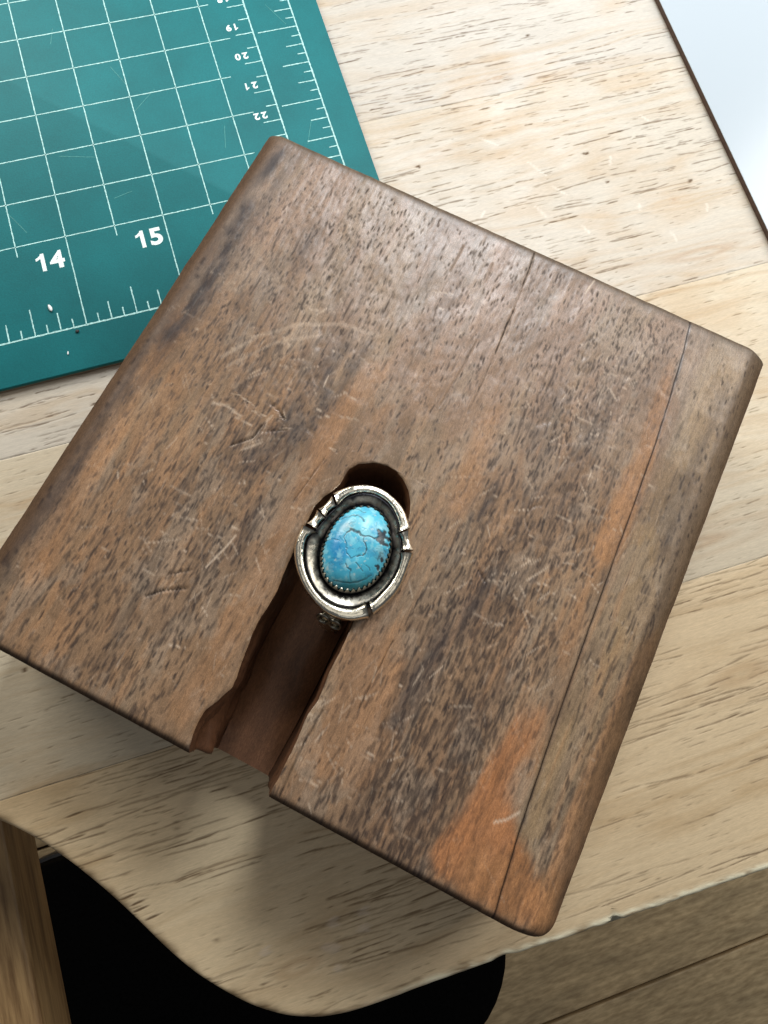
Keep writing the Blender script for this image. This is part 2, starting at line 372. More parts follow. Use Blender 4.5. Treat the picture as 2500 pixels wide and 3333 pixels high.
for k in range(5):
    hi = SEAMS[k + 1]; step = .06 if k == 2 else .1
    nr = int((hi - max(SEAMS[k], -8.6)) / (.017 if k < 3 else .02 if k < 4 else .08))
    d0 = np.array([0, .004, .012, .025, .045, .07, .10, .14, .18])
    if k == 0:
        rows = np.concatenate([d0, np.linspace(.22, hi - YK - GAP, nr)])
        xl = np.interp(YK + rows, ly, lx, left=XK); xl[0] = XK
        sn = 1 / np.sqrt(1 + np.gradient(xl, rows) ** 2)
        ct = np.concatenate([[0, .006, .018, .035, .06, .09, .13, .18, .24], np.arange(.32, 28, step)])
        ct = np.concatenate([ct, [28.85]])
        Xg = xl[:, None] + ct[None, :] * ((BX1 - xl) / 28.85)[:, None]
        base_y = np.where(Xg > XK, front_y(Xg), YK)
        f_ = rows / rows[-1]
        Yg = base_y * (1 - f_)[:, None] + (hi - GAP) * f_[:, None] + np.where(Xg > XK - .3, ragged(Xg), 0) * np.exp(-rows / .22)[:, None] * (1 - f_)[:, None]
        e2 = (Xg - xl[:, None]) * sn[:, None]
        edge = np.minimum(np.where(Xg > XK - .6, rows[:, None] + 0 * Xg, 9), np.where(xl[:, None] < XK - .01, e2, 9))
        jd = hi - GAP - Yg
    else:
        xs = np.arange(BX0, BX1 + .01, step)
        lo = np.full(xs.shape, SEAMS[k] + GAP)
        if k == 1: lo = np.maximum(lo, front_y(xs))
        t = np.linspace(0, 1, nr)
        Yg = lo[None, :] + (hi - GAP - lo)[None, :] * t[:, None]; Xg = np.broadcast_to(xs[None, :], Yg.shape)
        edge = np.where(lo[None, :] > SEAMS[k] + .02, Yg - lo[None, :], 9)
        jd = np.minimum(Yg - lo[None, :], hi - GAP - Yg)
    rr_ = .12
    drop = np.where(edge < rr_, rr_ - np.sqrt(np.clip(rr_ * rr_ - (rr_ - edge) ** 2, 0, None)), 0)
    Z = R1.sample(hmap, Xg, Yg) - drop - .006 * np.exp(-np.clip(jd, 0, 9) / .015)
    cc = R1.sample(colmap, Xg, Yg); pr_ = R1.sample(pore, Xg, Yg)
    wear = np.clip(np.exp(-((edge - .07) / .07) ** 2) * (fbm(Xg * 5, Yg * 14, 60) * 3.2 - .8), 0, 1) * sstep(-1.5, .6, Xg)
    cc = cc * (1 - wear[..., None]) + lin(246, 238, 206) * wear[..., None]
    dirt = np.clip(np.exp(-((edge - .05) / .12) ** 2) * (fbm(Xg * 2.2, Yg * 3, 63) * 2.2 - .8), 0, .75) * (1 - wear)
    cc = cc * (1 - dirt[..., None]) + lin(110, 88, 58) * dirt[..., None]
    nrw, ncl = Yg.shape
    V = np.stack([Xg, Yg, Z], -1).reshape(-1, 3); F = [gridfaces(nrw, ncl)]; cv = np.concatenate([cc.reshape(-1, 3), pr_.reshape(-1, 1)], 1)
    first = np.arange(ncl); last = (nrw - 1) * ncl + np.arange(ncl); left = np.arange(nrw) * ncl; right = left + ncl - 1
    for line_, flip in ((first, True), (last, False), (left, False), (right, True)):      # edges down to the underside
        b0 = len(V); low = V[line_].copy(); low[:, 2] = -2.2
        V = np.concatenate([V, V[line_], low]); cv = np.concatenate([cv, cv[line_] * .9, cv[line_] * .9])
        f_ = gridfaces(2, len(line_), b0); F.append(f_[:, ::-1] if flip else f_)
    b0 = len(V); und = V[np.concatenate([left, right])].copy(); und[:, 2] = -2.2
    V = np.concatenate([V, und]); cv = np.concatenate([cv, np.tile(np.append(lin(160, 130, 90), 0), (len(und), 1))])
    ii = np.arange(nrw - 1); F.append(np.stack([b0 + ii, b0 + ii + 1, b0 + nrw + ii + 1, b0 + nrw + ii], -1))
    quads('plank', V, np.concatenate(F), MAT_BENCH, bench, cv)
V, F = slab([(-13.5, -30), (-8.9, -30), (-8.9, 8), (-13.5, 8)], -4.65, -3.0, .12, 3)
poly('rail', V, F, MAT_RAIL, bench)

# ------------------------------------------------------------------ black seat under the bench
def rrect(x0, x1, y0, y1, r, n=10):
    P = []
    for cx, cy, a0 in ((x1 - r, y0 + r, -90), (x1 - r, y1 - r, 0), (x0 + r, y1 - r, 90), (x0 + r, y0 + r, 180)):
        for k in range(n + 1):
            a = math.radians(a0 + 90 * k / n); P.append((cx + r * math.cos(a), cy + r * math.sin(a)))
    return P
seat = thing('stool', 'black padded stool seat with rounded corner in the dark under the bench', 'stool', (-10, -18, -60))
V, F = slab(rrect(-31, 7.3, -28.5, -7.6, 7.5), -45, -40, 1.2, 5); poly('seat', V, F, MAT_SEAT, seat, True)
V, F = slab(rrect(-31.3, 7.6, -28.8, -7.3, 7.7), -46, -44.2, .3, 2); poly('seat_base', V, F, MAT_PIPE, seat)
for x in (-27, 3):
    for y in (-24.5, -11.5):
        V, F = slab([(x - 1.5, y - 1.5), (x + 1.5, y - 1.5), (x + 1.5, y + 1.5), (x - 1.5, y + 1.5)], -60.0, -46.0); poly('leg', V, F, MAT_SEAT, seat)

# ------------------------------------------------------------------ green cutting mat
mt = thing('cutting_mat', 'green cutting mat with pale printed grid, rulers and numbers', 'cutting mat', (-5, 16, 0))
MX0, MX1, MY0, MY1 = -17.0, 4.98, 7.24, 29.0
o = [(MX0, MY0), (MX1 - .15, MY0), (MX1 - .04, MY0 + .05), (MX1, MY0 + .17), (MX1, MY1), (MX0, MY1)]
V, F = slab(o, .012, .10); poly('core_layer', V, F, MAT_CORE, mt)
V, F = slab(o, .10, .2, .03, 2); poly('top_layer', V, F, MAT_MAT, mt, True)
ZP = .2035
GV, GF = [], []
def stroke(x0, y0, x1, y1, w=.028):
    """one printed line as a flat ribbon with slightly uneven edges"""
    L = math.hypot(x1 - x0, y1 - y0); n = max(2, int(L / .06)); ux, uy = (x1 - x0) / L, (y1 - y0) / L
    b = len(GV)
    for k in range(n + 1):
        t = k / n; h = w / 2 * (1 + rng.normal(0, .13)); j = rng.normal(0, .0018)
        x, y = x0 + (x1 - x0) * t, y0 + (y1 - y0) * t
        GV.append((x - uy * (h + j), y + ux * (h + j), ZP)); GV.append((x + uy * (h - j), y - ux * (h - j), ZP))
    for k in range(n): GF.append((b + 2 * k, b + 2 * k + 1, b + 2 * k + 3, b + 2 * k + 2))
IN = 2.54
xc = lambda c: c * IN - 39.0
YB = 8.41
for c in np.arange(9, 16.01, .5):
    full = abs(c - round(c)) < .01
    stroke(xc(c), YB if full else 10.70, xc(c), 28.0)
stroke(xc(16.5), 9.2, xc(16.5), 28.0, .04); stroke(xc(17), YB, xc(17), 28.0, .04)
stroke(MX0 + .3, YB, xc(17), YB, .04)
for k in range(0, 14):
    y = 11.0 + k * IN / 2
    stroke(MX0 + .3, y, 2.23 if k % 2 == 0 else 1.92, y)
    pass
ZP = .2038
for k in range(-8, 56):
    y = 11.0 + k * IN / 8
    if k % 8 == 0: L = 1.14
    elif k % 4 == 0: L = .76
    elif k % 2 == 0: L = .49
    else: L = .24
    if y > YB + .2: stroke(xc(17) - L, y, xc(17) - .02, y, .03)
for k in range(-40, 25):
    x = xc(14) + k * IN / 8
    L = {0: 0, 4: .76, 2: .5, 6: .5}.get(k % 8, .25)
    if L and MX0 + .5 < x < 4: stroke(x, YB + .02, x, YB + L, .03)
for k in range(0, 30):
    y = 9.14 + .5 * k
    stroke(2.91 - (.50 if k % 2 == 0 else .30), y, 2.90, y, .03)
poly('printed_grid', GV, GF, MAT_PRINT, mt)
m = M('score_mark'); m.set(Roughness=.6)
m.l(m.mul((*lin(58, 142, 138), 1), m.ramp(m.noise((900, 900, 900)), .3, .7, .7, 1.1)), m.b.inputs['Base Color']); MAT_SCORE = m.m
GV, GF = [], []; ZP = .2032
for x0, y0, x1, y1 in ((-4.75, 12.1, -4.35, 11.35), (-2.6, 17.0, -2.45, 17.5), (-6.1, 9.6, -5.7, 9.9), (-.9, 14.3, -.2, 14.9), (-3.1, 13.4, -2.2, 13.15), (1.2, 12.6, 1.35, 13.3), (-1.2, 15.9, -.9, 15.2), (3.4, 12.2, 3.7, 12.9), (-4.9, 15.0, -4.5, 15.9), (-2.0, 11.8, -1.5, 11.9), (3.5, 17.0, 3.9, 16.2)):
    stroke(x0, y0, x1, y1, .014)
poly('score_marks', GV, GF, MAT_SCORE, mt)['kind'] = 'stuff'
ONE = [(.10, 0), (.29, 0), (.29, 1), (.14, 1), (.09, .90), (-.01, .82), (-.12, .78), (-.12, .63), (-.01, .66), (.10, .73)]
def digit(ch, bold):
    """one printed digit, unit height, centred on its own width"""
    if ch == '1': return np.array(ONE) - (.085, .5), [tuple(range(10))], .41
    cu = bpy.data.curves.new('digit', 'FONT'); cu.body = ch; cu.size = 1.0; cu.offset = bold; cu.resolution_u = 6
    tmp = bpy.data.objects.new('tmp', cu); C.objects.link(tmp)
    dg = bpy.context.evaluated_depsgraph_get(); me = bpy.data.meshes.new_from_object(tmp.evaluated_get(dg))
    co = np.array([v.co[:2] for v in me.vertices]); fc = [tuple(p.vertices) for p in me.polygons]
    bpy.data.objects.remove(tmp); bpy.data.curves.remove(cu); bpy.data.meshes.remove(me)
    lo, hi = co.min(0), co.max(0); co = (co - (lo + hi) / 2) / (hi[1] - lo[1]); return co, fc, (hi[0] - lo[0]) / (hi[1] - lo[1])
def numeral(txt, x, y, h, rot, bold, mat, adv=.80):
    V, F = [], []; ca, sa = math.cos(rot), math.sin(rot)
    for k, ch in enumerate(txt):
        co, fc, w = digit(ch, bold); b0 = len(V)
        for a, b in co:
            a = a * 1.06 + (k - (len(txt) - 1) / 2) * adv; a *= h; b *= h
            V.append((x + a * ca - b * sa, y + a * sa + b * ca, .2042))
        F += [tuple(b0 + i for i in f) for f in fc]
    return poly('numeral', V, F, mat, mt)
numeral('14', -3.98, 10.40, .51, 0, .035, MAT_NUM); numeral('15', -1.42, 10.43, .51, 0, .035, MAT_NUM)
numeral('13', -6.5, 10.39, .51, 0, .035, MAT_NUM)
for n_ in range(17, 24):
    numeral(str(n_), 2.385, 13.37 + (22 - n_) * 1.02, .225, math.pi, .04, MAT_NUM, .95)

# ------------------------------------------------------------------ white panel, top right
wp = thing('whiteboard', 'smudged white panel with a dark brown edge lying on the bench', 'whiteboard', (21, 16, 0))
o = [(15.12, 1.0), (27.5, 1.0), (27.5, 29), (15.12, 29)]
V, F = slab(o, .005, .165); poly('backing_board', V, F, MAT_FIBRE, wp)
V, F = slab(o, .166, .182, .005, 2); poly('white_face', V, F, MAT_WHITE, wp)

# ------------------------------------------------------------------ brown wood block with keyhole slot
T_, R_, B_, L_ = (np.array(v) for v in ((2.031, 9.979, 3.5), (10.865, 1.947, 3.5), (2.254, -7.406, 3.3), (-6.485, 1.246, 3.3)))
NB = np.cross(B_ - T_, R_ - L_); NB /= np.linalg.norm(NB); NB *= np.sign(NB[2])
BH = 3.285
def block_pt(a, b, z):
    """block chart (cm across grain, cm along grain, cm above its base) to the world"""
    s = (np.asarray(a) / 12.0)[..., None]; t = (np.asarray(b) / 12.4)[..., None]
    P = (1 - s) * (1 - t) * T_ + s * (1 - t) * R_ + s * t * B_ + (1 - s) * t * L_
    return P - NB * (BH - np.asarray(z))[..., None]
R2 = Raster(-.2, 12.2, -.2, 12.6, .016, .02)
A, Bb = R2.X, R2.Y
neutral = lin(140, 111, 84); orange = lin(162, 117, 78); grey = lin(144, 123, 100); darkc = lin(60, 52, 50); rosy = lin(152, 127, 108); olive = lin(150, 128, 96)
g1 = fbm(A * 1.1, Bb * .28, 2, 4); g2 = fbm(A * 6, Bb * .5, 6, 4); g3 = fbm(A * 16, Bb * 3.0, 10, 3); g4 = fbm(A * 2.2 + 7, Bb * 1.6, 14, 4)
col = np.zeros(A.shape + (3,), np.float32) + neutral
def mixin(c, w): 
    global col
    w = np.clip(w, 0, 1)[..., None]; col = col * (1 - w) + c * w
wob = .35 * (fbm(A * 2, Bb * .8, 18, 3) - .5)
mixin(rosy, sstep(6.5, 1.0, Bb + 6 * wob) * .8)
mixin(olive, sstep(10.6, 10.9, A) * .6); mixin(grey, sstep(.48, .7, g1) * .7)
mixin(orange, np.clip((g2 - .52) * 2.0, 0, .3) * sstep(2.5, 7, Bb))
ORANGE = [([(10.17, .55), (10.49, 2.25), (10.67, 3.93), (10.68, 5.39), (10.48, 5.9), (10.14, 5.56), (10.1, 4.21), (10.16, 2.76), (10.05, 1.67)], .14, .62),
          ([(9.38, 12.07), (9.69, 11.66), (9.87, 10.0), (10.04, 9.29), (10.28, 8.06), (10.48, 8.98), (10.38, 10.29), (10.77, 10.96), (11.92, 11.74), (11.84, 12.25), (10.3, 12.3)], .22, .82),
          ([(10.4, 11.3), (12.2, 11.2), (12.2, 12.5), (9.8, 12.5)], .32, .6),
          ([(7.38, 3.48), (7.4, 4.48), (7.58, 6.22), (7.21, 6.3), (6.94, 4.6), (7.08, 3.75)], .18, .42),
          ([(4.92, 3.7), (4.69, 4.75), (4.66, 5.95), (4.67, 7.56), (4.75, 8.78), (4.8, 10.71), (4.65, 12.2), (4.18, 12.2), (4.33, 10.79), (4.33, 8.62), (4.19, 7.23), (4.04, 5.32), (4.41, 3.97)], .2, .42),
          ([(.39, 4.0), (.8, 5.0), (.75, 7.23), (.9, 9.47), (1.0, 11.11), (.45, 11.19), (.24, 9.24), (.25, 7.66), (.3, 6.05)], .25, .45),
          ([(1.2, 5.6), (1.5, 7.5), (1.3, 8.6), (.9, 7.4), (.9, 6.2)], .2, .35),
          ([(6.75, 9.07), (6.72, 10.51), (6.79, 11.64), (7.97, 11.75), (8.07, 11.0), (7.85, 9.55), (7.3, 8.4)], .25, .40),
          ([(11.9, 6.0), (12.2, 7.53), (12.2, 12.2), (11.6, 12.2), (11.5, 10.11), (11.55, 8.36), (11.65, 6.9)], .18, .65),
          ([(6.6, 6.8), (7.0, 7.3), (7.0, 9.0), (6.6, 10.5)], .16, .4), ([(10.3, 6.2), (10.6, 7.0), (10.6, 8.5), (10.2, 7.6)], .15, .4), ([(5.3, 2.6), (5.9, 3.2), (5.7, 4.6), (5.2, 4.2)], .3, .22)]
g5 = fbm(A * 5, Bb * 1.2, 59, 5); g6 = fbm(A * 1.4 + 5, Bb * .5 + 2, 3, 5)
mixin(lin(116, 95, 76), sstep(.48, .60, g6) * .45); mixin(lin(152, 136, 118), sstep(.56, .62, fbm(A * 2.2 + 9, Bb * .9, 21, 5)) * .35)
om = R2.zeros()
for pts, soft, v in ORANGE: om = np.maximum(om, v * R2.poly(pts, soft))
for pts, soft, v in ORANGE: mixin((orange if v != .82 else lin(166, 108, 64)) * (.8 + .4 * g2[..., None]), sstep(.22, .80, R2.poly(pts, soft) + .6 * (g5 - .5)) * v)
dk = R2.zeros()
for pts, w, v in (([(.40, .35), (.48, 2.63), (.55, 3.98), (.45, 5.51)], .32, 1.15), ([(.36, 5.5), (.3, 8), (.25, 11.2)], .24, 1.0), ([(3.98, 3.96), (3.9, 5.05), (3.54, 6.37), (3.28, 7.06)], .34, .9),
                  ([(2.9, 4.4), (3.7, 4.9)], .35, .35), ([(7.89, 5.1), (7.82, 6.09)], .12, .7), ([(8.49, 6.89), (8.28, 8.19), (8.05, 9.36), (7.98, 10.23)], .26, .9), ([(1.62, 7.95), (1.71, 9.5), (1.74, 11.2)], .25, .3),
                  ([(2.4, 8.2), (2.6, 10), (2.8, 11.8)], .25, .3), ([(9.4, 8.3), (9.2, 10.5), (9.0, 11.9)], .5, .3), ([(8.6, 11.2), (8.2, 12.2)], .5, .5), ([(2.1, 1.6), (2.0, 2.6)], .10, .5), ([(3.9, 7.6), (3.8, 9.0)], .15, .5),
                  ([(8.3, 2.6), (8.2, 4.2)], .3, .45), ([(9.3, 2.2), (9.2, 4.0)], .3, .35), ([(8.9, 6.8), (8.7, 8.4)], .35, .5), ([(11.5, 1.0), (11.4, 3.5), (11.45, 5.0)], .16, .5), ([(11.6, 9.0), (11.35, 11.0)], .14, .45)):
    t_ = R2.zeros(); R2.line(t_, pts, w, v); dk = np.maximum(dk, R2.blur(t_, w * .6))
darkz = dk * np.clip(2.4 * fbm(A * 5 + 2, Bb * 1.3, 25, 4) - .35, 0, 1.25)
mixin(darkc, darkz * .8)
rim = np.minimum(np.minimum(A, 12 - A), np.minimum(Bb, 12.4 - Bb))
mixin(lin(78, 62, 48), np.exp(-np.clip(rim, 0, 9) / .16) * np.clip(.25 + 1.1 * fbm(A * 2, Bb * 2, 29, 3), 0, 1) * .85)
mixin(lin(84, 62, 44), sstep(.42, .16, A + .22 * (g4 - .5)) * .85); mixin(lin(92, 72, 52), sstep(11.55, 11.68, A + .15 * (g4 - .5)) * sstep(12, 7, Bb) * .6); mixin(lin(58, 43, 32), sstep(12.26, 12.36, Bb) * .7); mixin(lin(88, 76, 62), sstep(.18, .02, Bb + .1 * (g4 - .5)) * .6)  # edge bands; the front one's unlit shade is put into its colour
col *= (.72 + .40 * g2 + .40 * (g3 - .5) + .12 * g1)[..., None]
# pores, strokes along the grain: each its own
po = R2.zeros(); hl = R2.zeros(); dent = R2.zeros()
def dens(a, b):
    d = float(np.interp(a, [0, .8, 1.4, 2.6, 3.6, 4.1, 4.3, 4.8, 5.0, 6.4, 7.2, 7.7, 8.3, 9.6, 10.0, 10.4, 10.6, 11.1, 11.3, 11.8], [.3, .25, .4, .55, .55, .4, .07, .07, .15, .22, .16, .5, .95, .95, .7, .3, .06, .12, .45, .3]))
    if b < 4.5: d = d * .55 + .16 * (.6 < a < 10)
    return d
for _ in range(19000):
    a = rng.uniform(.15, 11.85); b = rng.uniform(.2, 12.2)
    if rng.random() > dens(a, b) * (.6 + .9 * float(fbm(np.array(a * 1.3), np.array(b * .6), 31, 2) - .2)): continue
    near = np.clip(b / 12, 0, 1)
    big = near * (1.0 if a > 7.3 else .6); L = rng.uniform(.05, .14 + .20 * big) * rng.uniform(.8, 1.3); w = rng.uniform(.014, .023 + .014 * big); sl = rng.normal(-.02, .10)
    v = rng.uniform(.5, 1.0)
    R2.seg(po, (a, b), (a + sl * L, b + L), w, v)
for _ in range(700):                                                       # longer dark streaks, thick on the left half
    a = rng.choice([rng.normal(2.6, .9), rng.normal(8.8, .8), rng.uniform(.5, 11.8)]); b = rng.uniform(1.5, 11.8); L = rng.uniform(.2, .6)
    if 4.2 < a < 5 or 5 < a < 7.3 or rng.random() > .3 + .7 * sstep(1.5, 6, b): continue
    R2.seg(po, (a, b), (a + rng.normal(.02, .06) * L, b + L), rng.uniform(.016, .034), rng.uniform(.35, .85))
for _ in range(900):                                                       # long faint grain lines
    a = rng.uniform(.2, 11.9); b = rng.uniform(0, 11); L = rng.uniform(.5, 1.8)
    R2.seg(po, (a, b), (a + rng.normal(0, .03) * L, b + L), .012, rng.uniform(.12, .34))
for _ in range(260):                                                       # little round pinholes near the far end
    a = rng.uniform(.8, 9); b = rng.uniform(.5, 5.5); R2.seg(po, (a, b), (a + .01, b + .03), rng.uniform(.016, .028), rng.uniform(.4, .9))
crk = R2.zeros()
R2.line(crk, [(6.46, .02), (6.52, .45), (6.55, .85)], .015, 1.0); R2.line(crk, [(6.55, .85), (6.60, 1.45)], .010, .7)
R2.line(crk, [(6.61, 1.5), (6.64, 2.1), (6.66, 2.57)], .015, 1.0); R2.line(crk, [(6.66, 2.57), (6.69, 3.13), (6.69, 4.06)], .010, .75)
R2.line(crk, [(6.2, 2.5), (6.18, 3.3), (6.12, 4.2)], .010, .5); R2.line(crk, [(5.0, .6), (5.0, 1.3)], .013, .55); R2.line(crk, [(5.75, .7), (5.8, 1.2)], .013, .55); R2.line(crk, [(7.8, 2.2), (7.85, 2.9)], .016, .6)
R2.line(crk, [(7.33, 8.9), (7.31, 9.6), (7.3, 10.3)], .012, .8); R2.line(crk, [(6.72, 10.6), (6.68, 11.4), (6.70, 12.3)], .015, .7); R2.line(crk, [(4.55, 6.2), (4.4, 7.4)], .012, .6)
R2.line(crk, [(2.82, 10.29), (3.03, 10.06), (3.43, 9.8)], .020, 1.0); R2.line(crk, [(2.96, 9.75), (3.37, 9.43)], .017, .8); R2.line(crk, [(3.04, 5.74), (3.25, 5.80), (3.45, 5.92)], .016, .9)
R2.line(crk, [(2.78, 6.89), (3.07, 6.57), (3.11, 6.26)], .020, .8); R2.line(crk, [(3.1, 6.4), (3.6, 6.1)], .014, .7); R2.line(crk, [(8.2, 6.9), (8.5, 7.1)], .016, .8)
for k in range(24):
    a0 = math.radians(100 + k * 9); r = .30
    if k < 17: R2.seg(crk, (8.95 + r * math.cos(a0), 5.45 + r * math.sin(a0)), (8.95 + r * math.cos(a0 + .16), 5.45 + r * math.sin(a0 + .16)), .014, .65)
for pts, w, v in (([(3.54, 9.29), (3.69, 8.75), (3.74, 8.47)], .018, 1.0), ([(10.37, 10.95), (10.55, 10.82), (10.72, 10.6)], .026, 1.0), ([(2.02, 6.28), (2.3, 6.2), (2.65, 6.28)], .035, .6), ([(9.16, 6.71), (9.46, 6.25)], .02, .9),
                  ([(1.69, 5.3), (2.13, 4.53), (2.76, 3.89), (3.52, 3.48), (4.33, 3.36)], .05, .33), ([(1.9, 5.4), (2.5, 4.5), (3.4, 3.8)], .04, .28), ([(7.92, .03), (7.84, .45)], .025, .9), ([(4.9, 1.9), (5.3, 1.75)], .015, .9), ([(5.1, 2.2), (5.35, 2.15)], .015, .8),
                  ([(3.6, 10.9), (3.95, 10.8)], .015, .8), ([(2.6, 9.2), (2.9, 9.0)], .012, .7), ([(9.15, 2.2), (9.4, 2.4)], .018, .9), ([(8.8, 9.5), (9.2, 9.3)], .013, .7), ([(9.0, 10.6), (9.3, 10.55)], .012, .6), ([(1.1, 8.4), (1.2, 8.55)], .018, .9),
                  ([(10.75, 4.6), (10.6, 5.6)], .012, .35), ([(9.8, 6.0), (10.4, 6.05)], .012, .4), ([(9.3, 7.2), (9.6, 7.5)], .018, .6), ([(3.0, 6.9), (3.3, 6.55)], .03, .6), ([(3.15, 6.15), (3.2, 5.95)], .04, .5)):
    R2.line(hl, pts, w, v)
for _ in range(900):                                                       # hairline scuffs every which way
    a = rng.uniform(.4, 11.6); b = rng.uniform(.4, 12); th = rng.uniform(0, math.pi); L = rng.exponential(.16) + .04
    R2.seg(hl, (a, b), (a + L * math.cos(th), b + L * math.sin(th)), .009, rng.uniform(.12, .5))
for _ in range(330):                                                       # pale hairline scratches where it has been worked on
    c_ = ((3.0, 5.0), (3.1, 8.8), (9.0, 3.0), (9.1, 6.6), (7.0, 11.0))[rng.integers(5)]
    a = rng.normal(c_[0], .8); b = rng.normal(c_[1], 1.0); th = rng.normal(-.35, .7); L = rng.uniform(.08, .42)
    if not (.4 < a < 11.6 and .3 < b < 12.2): continue
    R2.seg(hl, (a, b), (a + L * math.cos(th), b + L * math.sin(th)), rng.uniform(.009, .015), rng.uniform(.3, .95))
for _ in range(240):                                                      # chewed patches: far left and right of the hole
    c_ = ((3.0, 5.2), (3.2, 9.3), (9.0, 3.2), (8.9, 6.4))[rng.integers(4)]
    a = rng.normal(c_[0], .7); b = rng.normal(c_[1], .8); th = rng.uniform(-.6, .9); L = rng.uniform(.06, .3)
    R2.seg(dent, (a, b), (a + L * math.cos(th), b + L * math.sin(th)), rng.uniform(.02, .06), rng.uniform(.2, .8))
po *= 1 - .75 * om; mixin(lin(46, 37, 35), np.clip(po, 0, 1) * .9); mixin(lin(20, 14, 11), np.clip(crk, 0, 1) * .8); mixin(lin(212, 190, 166), np.clip(hl, 0, 1) * .66)
mixin(lin(168, 140, 112), np.clip(dent, 0, 1) * .22)
hB = -.003 * po - .04 * crk - .003 * hl - .010 * R2.blur(dent, .02) + .004 * (g3 - .5) + .03 * (g4 - .5) + .010 * (g2 - .5)
gloss = np.clip(sstep(.05, .42, A) * sstep(12.0, 11.55, A) * sstep(-.05, .15, Bb) * sstep(12.42, 12.25, Bb), 0, 1) * (1 - .75 * np.clip(po, 0, 1)) * (1 - .8 * np.clip(crk, 0, 1))
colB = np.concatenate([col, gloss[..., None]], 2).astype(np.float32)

SL = np.array([(5.845, 5.72), (5.9, 5.46), (6.08, 5.18), (6.27, 5.06), (6.62, 5.05), (6.8, 5.0), (7.01, 4.88), (7.23, 4.82), (7.69, 4.83), (8.14, 4.86), (8.5, 4.88), (9.15, 4.95), (9.47, 4.93), (9.77, 4.9), (10.04, 4.92), (10.42, 4.97),
               (10.67, 5.0), (10.83, 5.04), (11.04, 5.05), (11.37, 4.93), (11.62, 4.81), (11.85, 4.8), (12.1, 4.82), (12.4, 4.9)])
SR = np.array([(5.845, 5.72), (5.862, 5.94), (5.96, 6.15), (6.11, 6.33), (6.3, 6.46), (6.49, 6.54), (6.69, 6.58), (7.2, 6.55), (8.94, 6.51), (9.58, 6.53), (9.95, 6.52), (10.5, 6.56), (10.82, 6.51), (11.54, 6.55), (12.1, 6.54), (12.4, 6.53)])
HT = 5.845
def sl_(b): return np.interp(b, SL[:, 0], SL[:, 1]) + np.where(b > 6.5, .03 * (fbm(b * 5, b * 0 + 1.5, 35) - .5), 0)
def sr_(b): return np.interp(b, SR[:, 0], SR[:, 1]) + np.where(b > 6.8, .03 * (fbm(b * 4, b * 0 + 4.5, 36) - .5), 0)
def seam_(b): return np.interp(b, [0, .14, .73, 1.92, 2.9, 4.19, 5.43, 6.53, 7.58, 8.86, 10.17, 11.17, 12.23, 12.4], [10.20, 10.22, 10.31, 10.42, 10.49, 10.55, 10.59, 10.63, 10.67, 10.73, 10.8, 10.87, 10.97, 10.985]) + .014 * (fbm(b * 3, b * 0 + 2.5, 37) - .5)
B0, B1 = -.06, 12.425
def inset(b, r0, r1):
    x = np.zeros_like(b); b = b - B0
    x = np.where(b < r0, r0 - np.sqrt(np.clip(r0 * r0 - (r0 - b) ** 2, 0, None)), x)
    e = B1 - B0 - b
    return np.where(e < r1, r1 - np.sqrt(np.clip(r1 * r1 - (r1 - e) ** 2, 0, None)), x)
aL = lambda b: -.07 + inset(b, .03, .35) + .022 * (fbm(b * 1.6, b * 0 + 6.5, 41, 4) - .5) ; aR = lambda b: 12.10 - inset(b, .12, .45) + .022 * (fbm(b * 1.3, b * 0 + 9.5, 42, 4) - .5)
bs = np.unique(np.round(np.concatenate([B0 + .3 * np.linspace(0, 1, 13) ** 1.8, np.arange(.17, 12.16, .042), B1 - .25 * np.linspace(0, 1, 13) ** 1.8, HT + .26 * np.linspace(0, 1, 12) ** 1.6]), 4))
def prof(d, r, h):
    t = np.clip(1 - d / r, 0, 1); return h * (1 - np.sqrt(np.clip(1 - t * t, 0, 1)))
def cham(d, r, h):
    t = np.clip(1 - d / r, 0, 1); return h * (.65 * t ** 1.25 + .35 * (1 - np.sqrt(np.clip(1 - t * t, 0, 1))))
def top_z(a, b):
    dL = a - aL(b); dR = aR(b) - a
    z = cham(dL, .30, .16) + cham(dR, .42, .26) + cham(b - B0, .12, .07) + prof(B1 - b, .17, .18)
    return BH - np.minimum(z, .55) + R2.sample(hB, a, b)
def slot_soft(d): return .03 * np.exp(-np.clip(d, 0, 9) / .035)
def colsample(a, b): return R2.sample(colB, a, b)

blk = thing('wood_block', 'worn brown wooden block with a keyhole slot holding the ring', 'block', tuple(block_pt(np.array(6.0), np.array(6.2), np.array(0.0))))
inner = bs >= HT - 1e-6
nB = len(bs)
def cols(lo, hi, n, e0, e1):
    """column positions between two edges, closer together at rounded edges"""
    t = np.linspace(0, 1, n)
    if e0: t = np.concatenate([[0, .0006, .002, .005, .009, .014, .02, .027, .036, .046, .058, .072], np.linspace(.085, 1, n)])
    if e1: t = np.sort(1 - np.concatenate([[0, .0006, .002, .005, .009, .014, .02, .027, .036, .046, .058, .072], np.linspace(.085, 1, n)])) if not e0 else t
    return lo[:, None] + (hi - lo)[:, None] * t[None, :]
sl = np.where(inner, sl_(bs), 5.72); sr = np.where(inner, sr_(bs), 5.72); sm = seam_(bs)
gL = cols(aL(bs), sl, 260, True, False); gM = cols(sr, sm - .003, 250, False, False); gS = cols(sm + .003, aR(bs), 80, False, True)
